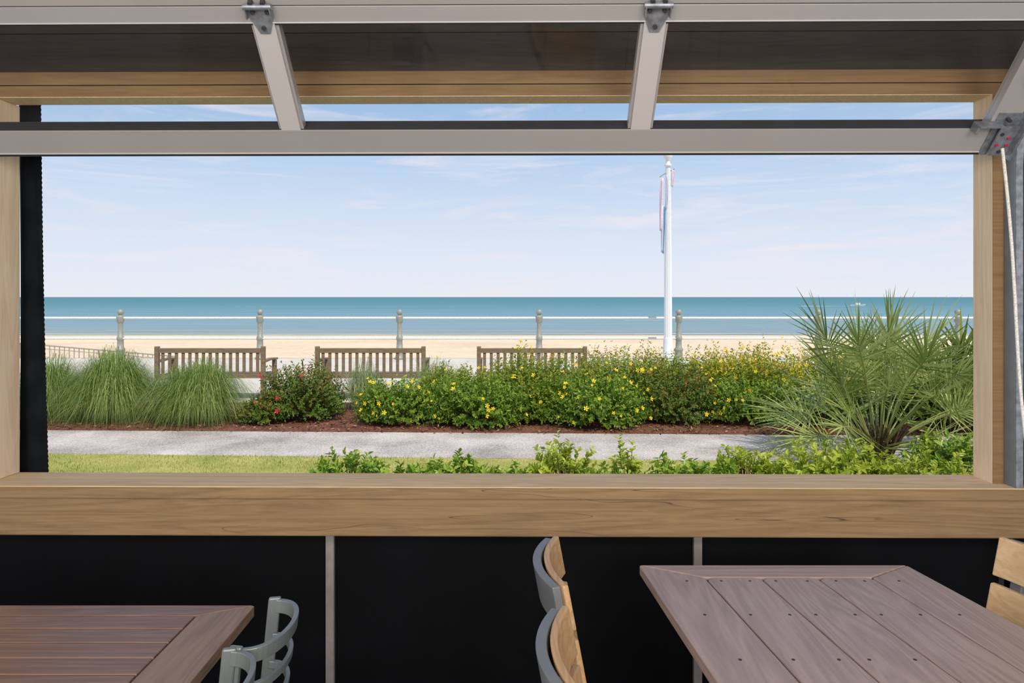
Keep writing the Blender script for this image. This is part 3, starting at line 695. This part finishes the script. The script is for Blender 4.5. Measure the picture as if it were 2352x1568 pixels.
# ---------------- boardwalk railing ----------------
ra=thing('guard_railing',(0,18.1,0),'boardwalk railing with ball-topped iron posts and pipe rails','railing')
prof=[(.13,0),(.13,.05),(.105,.07),(.10,.22),(.115,.24),(.115,.28),(.085,.31),(.075,.5),(.09,.515),(.09,.60),(.07,.62),(.06,.95),(.075,.98),(.09,1.0),(.09,1.08),(.10,1.10),(.10,1.14),(.06,1.165),(.045,1.18)]
for i in range(9):
    a=-1.1+ (math.pi/2+1.1)*i/8; prof.append((max(.002,.082*math.cos(a)),1.25+.082*math.sin(a)))
p0=None
for i in range(-2,9):
    x=-10.38+3.70*i
    if p0 is None: p0=MB().lathe(prof,'railpost',20).obj('post',(x,0,0),parent=ra,label='grey-green iron post with ball cap')
    else:
        c=p0.copy(); col.objects.link(c); c.location=(x,0,0)
for z in(1.096,.554):
    MB().tube([(-19,0,z),(20,0,z)],.032,'rail',10).obj('rail',parent=ra)
rf=thing('ramp_railing',(-12,20.2,-1.1),'low sloping metal railing of the beach ramp','railing')
mb=MB()
def zt_(x): return .23-(x+13.9)*.085+1.1
mb.tube([(-16+12,0,zt_(-16)),(-9.9+12,0,zt_(-9.9))],.022,'fence',6); mb.obj('rail',parent=rf)
MB().tube([(-16+12,0,zt_(-16)-.1),(-9.9+12,0,zt_(-9.9)-.1)],.012,'fence',6).obj('rail',parent=rf)
p0=None
for i in range(42):
    x=-16+.145*i
    if p0 is None: p0=MB().tube([(0,0,-1.35),(0,0,0)],.014,'fence',5).obj('picket',(x+12,0,zt_(x)),parent=rf)
    else: c=p0.copy(); col.objects.link(c); c.location=(x+12,0,zt_(x))

# ---------------- lamp post ----------------
lp=thing('lamp_post',(4.0,17.5,0),'tall white fluted lamp post with limp banners','street lamp')
MB().lathe([(.15,0),(.15,.10),(.13,.14),(.12,.5),(.115,.55),(.11,.6),(.10,.62)],'white',24).obj('base',parent=lp)
MB().lathe([(.104,.6),(.096,2.5),(.078,4.0),(.062,5.0),(.062,5.0)],'white',28,flute=.12).obj('pole',parent=lp)
MB().lathe([(.062,4.98),(.09,5.0),(.09,5.04),(.055,5.07),(.055,5.15),(.10,5.2),(.12,5.28),(.11,5.33)],'white',20).obj('lamp_collar',parent=lp)
gm=MB().lathe([(.10,5.33),(.18,5.45),(.20,5.6),(.17,5.75),(.09,5.86),(.02,5.92)],'white',20); gm.obj('lamp_globe',parent=lp)
MB().tube([(-.22,-.02,4.72),(-.1,-.02,4.80),(.16,-.02,4.93)],.012,'railpost',8).obj('banner_arm',parent=lp)
def flag(x,z0,z1,wd,mats,nm,lb):
    mb=MB(); n=14; k=len(mats)
    for j,mt in enumerate(mats):
        vs=[]
        for i in range(n+1):
            t=i/n; z=z0+(z1-z0)*t
            for q in(0,1):
                u=(j+q)/k; vs.append((x+wd*(u-.5)*(1+.15*math.sin(t*5))-.03*t,-.05+.03*math.sin(u*6+t*3),z-.05*u))
        mb.add(vs,[[2*i,2*i+1,2*i+3,2*i+2] for i in range(n)],mt,True)
    o=mb.obj(nm,parent=lp,label=lb); m=o.modifiers.new('s','SOLIDIFY'); m.thickness=.004
flag(-.165,4.72,3.35,.07,['flagred','flagwhite','flagwhite'],'banner','limp pale red and white banner')
flag(-.125,4.0,2.8,.08,['flagwhite','flagblue'],'banner','limp blue banner')
flag(.12,4.92,4.5,.06,['flagwhite','flagred'],'banner','small limp red banner')
flag(-.02,4.78,3.9,.05,['flagwhite','flagblue'],'banner','limp blue and white banner')

bt=thing('motor_boat',(158,312,-2.5),'small white motor boat trailing a foamy wake','boat')
mb=MB(); mb.add([(-3,-.9,.7),(2.2,-.9,.8),(4,0,1.0),(2.2,.9,.8),(-3,.9,.7),(-3,-.6,0),(2,-.6,0),(3.2,0,.1),(2,.6,0),(-3,.6,0)],[[0,1,2,3,4],[5,9,8,7,6],[0,5,6,1],[1,6,7,2],[2,7,8,3],[3,8,9,4],[4,9,5,0]],'white'); mb.obj('hull',parent=bt)
MB().prism([(-1,-.6),(.8,-.6),(1.2,0),(.8,.6),(-1,.6)],.75,1.5,'white').obj('cabin',parent=bt)
mb=MB(); mb.add([(-3,-.5,.04),(-3,.8,.04),(-26,5,.04),(-26,-4,.04)],[[0,1,2,3]],'foam'); mb.obj('wake',parent=bt,label='white foam wake')

# ---------------- world, light, camera ----------------
w=bpy.data.worlds.new('World'); scene.world=w; w.use_nodes=True; nt=w.node_tree
bg=nt.nodes['Background']; tc=nt.nodes.new('ShaderNodeTexCoord'); sp=nt.nodes.new('ShaderNodeSeparateXYZ')
nt.links.new(tc.outputs['Generated'],sp.inputs[0])
r=ramp(nt,[(0,lin((232,236,245))),(.05,lin((225,233,246))),(.12,lin((210,224,244))),(.2,lin((184,209,239))),(.28,lin((158,194,233))),(.55,lin((150,180,224))),(1,lin((142,172,215)))],sp.outputs[2])
mp=nt.nodes.new('ShaderNodeMapping'); mp.inputs['Scale'].default_value=(1.6,1.6,14); mp.inputs['Rotation'].default_value=(0,.06,.4)
nt.links.new(tc.outputs['Generated'],mp.inputs[0]); n=noise(nt,mp.outputs[0],2.6,12,.7,.62)
cr=ramp(nt,[(.50,(0,0,0,1)),(.76,(.75,.75,.75,1))],n.outputs[0])
mx=nt.nodes.new('ShaderNodeMix'); mx.data_type='RGBA'
nt.links.new(cr.outputs[0],mx.inputs[0]); nt.links.new(r.outputs[0],mx.inputs[6]); mx.inputs[7].default_value=lin((242,235,241))
nt.links.new(mx.outputs[2],bg.inputs[0]); bg.inputs[1].default_value=1.0
sd=bpy.data.lights.new('sun','SUN'); sd.energy=3.6; sd.angle=.01; sd.color=(1,.93,.80)
so=bpy.data.objects.new('sun',sd); col.objects.link(so); so.rotation_euler=(math.radians(32),math.radians(18),0); so.location=(0,-5,20)
def area(x,y,z,rx,sx,sy,en,c):
    ld=bpy.data.lights.new('fill_light','AREA'); ld.shape='RECTANGLE'; ld.size=sx; ld.size_y=sy; ld.energy=en; ld.color=c
    lo=bpy.data.objects.new('fill_light',ld); col.objects.link(lo); lo.location=(x,y,z); lo.rotation_euler=(math.radians(rx),0,0)
for x in(-1.6,1.6): area(x,-.6,2.95,25,1.6,1.0,60,(1,.96,.92))  # unseen overhead fill lamps, added to brighten the interior
for x in(-1.5,1.5): area(x,-2.6,2.0,78,2.2,1.4,78,(1,.96,.92))  # added fill behind the camera, aimed forward to lift door and woodwork
cd=bpy.data.cameras.new('camera'); cd.lens=24; cd.sensor_width=36; cd.shift_y=-102/2352; cd.clip_end=60000; cd.clip_start=.05
co=bpy.data.objects.new('camera',cd); col.objects.link(co); co.location=(0,0,E); co.rotation_euler=(math.radians(90),0,0)
scene.camera=co
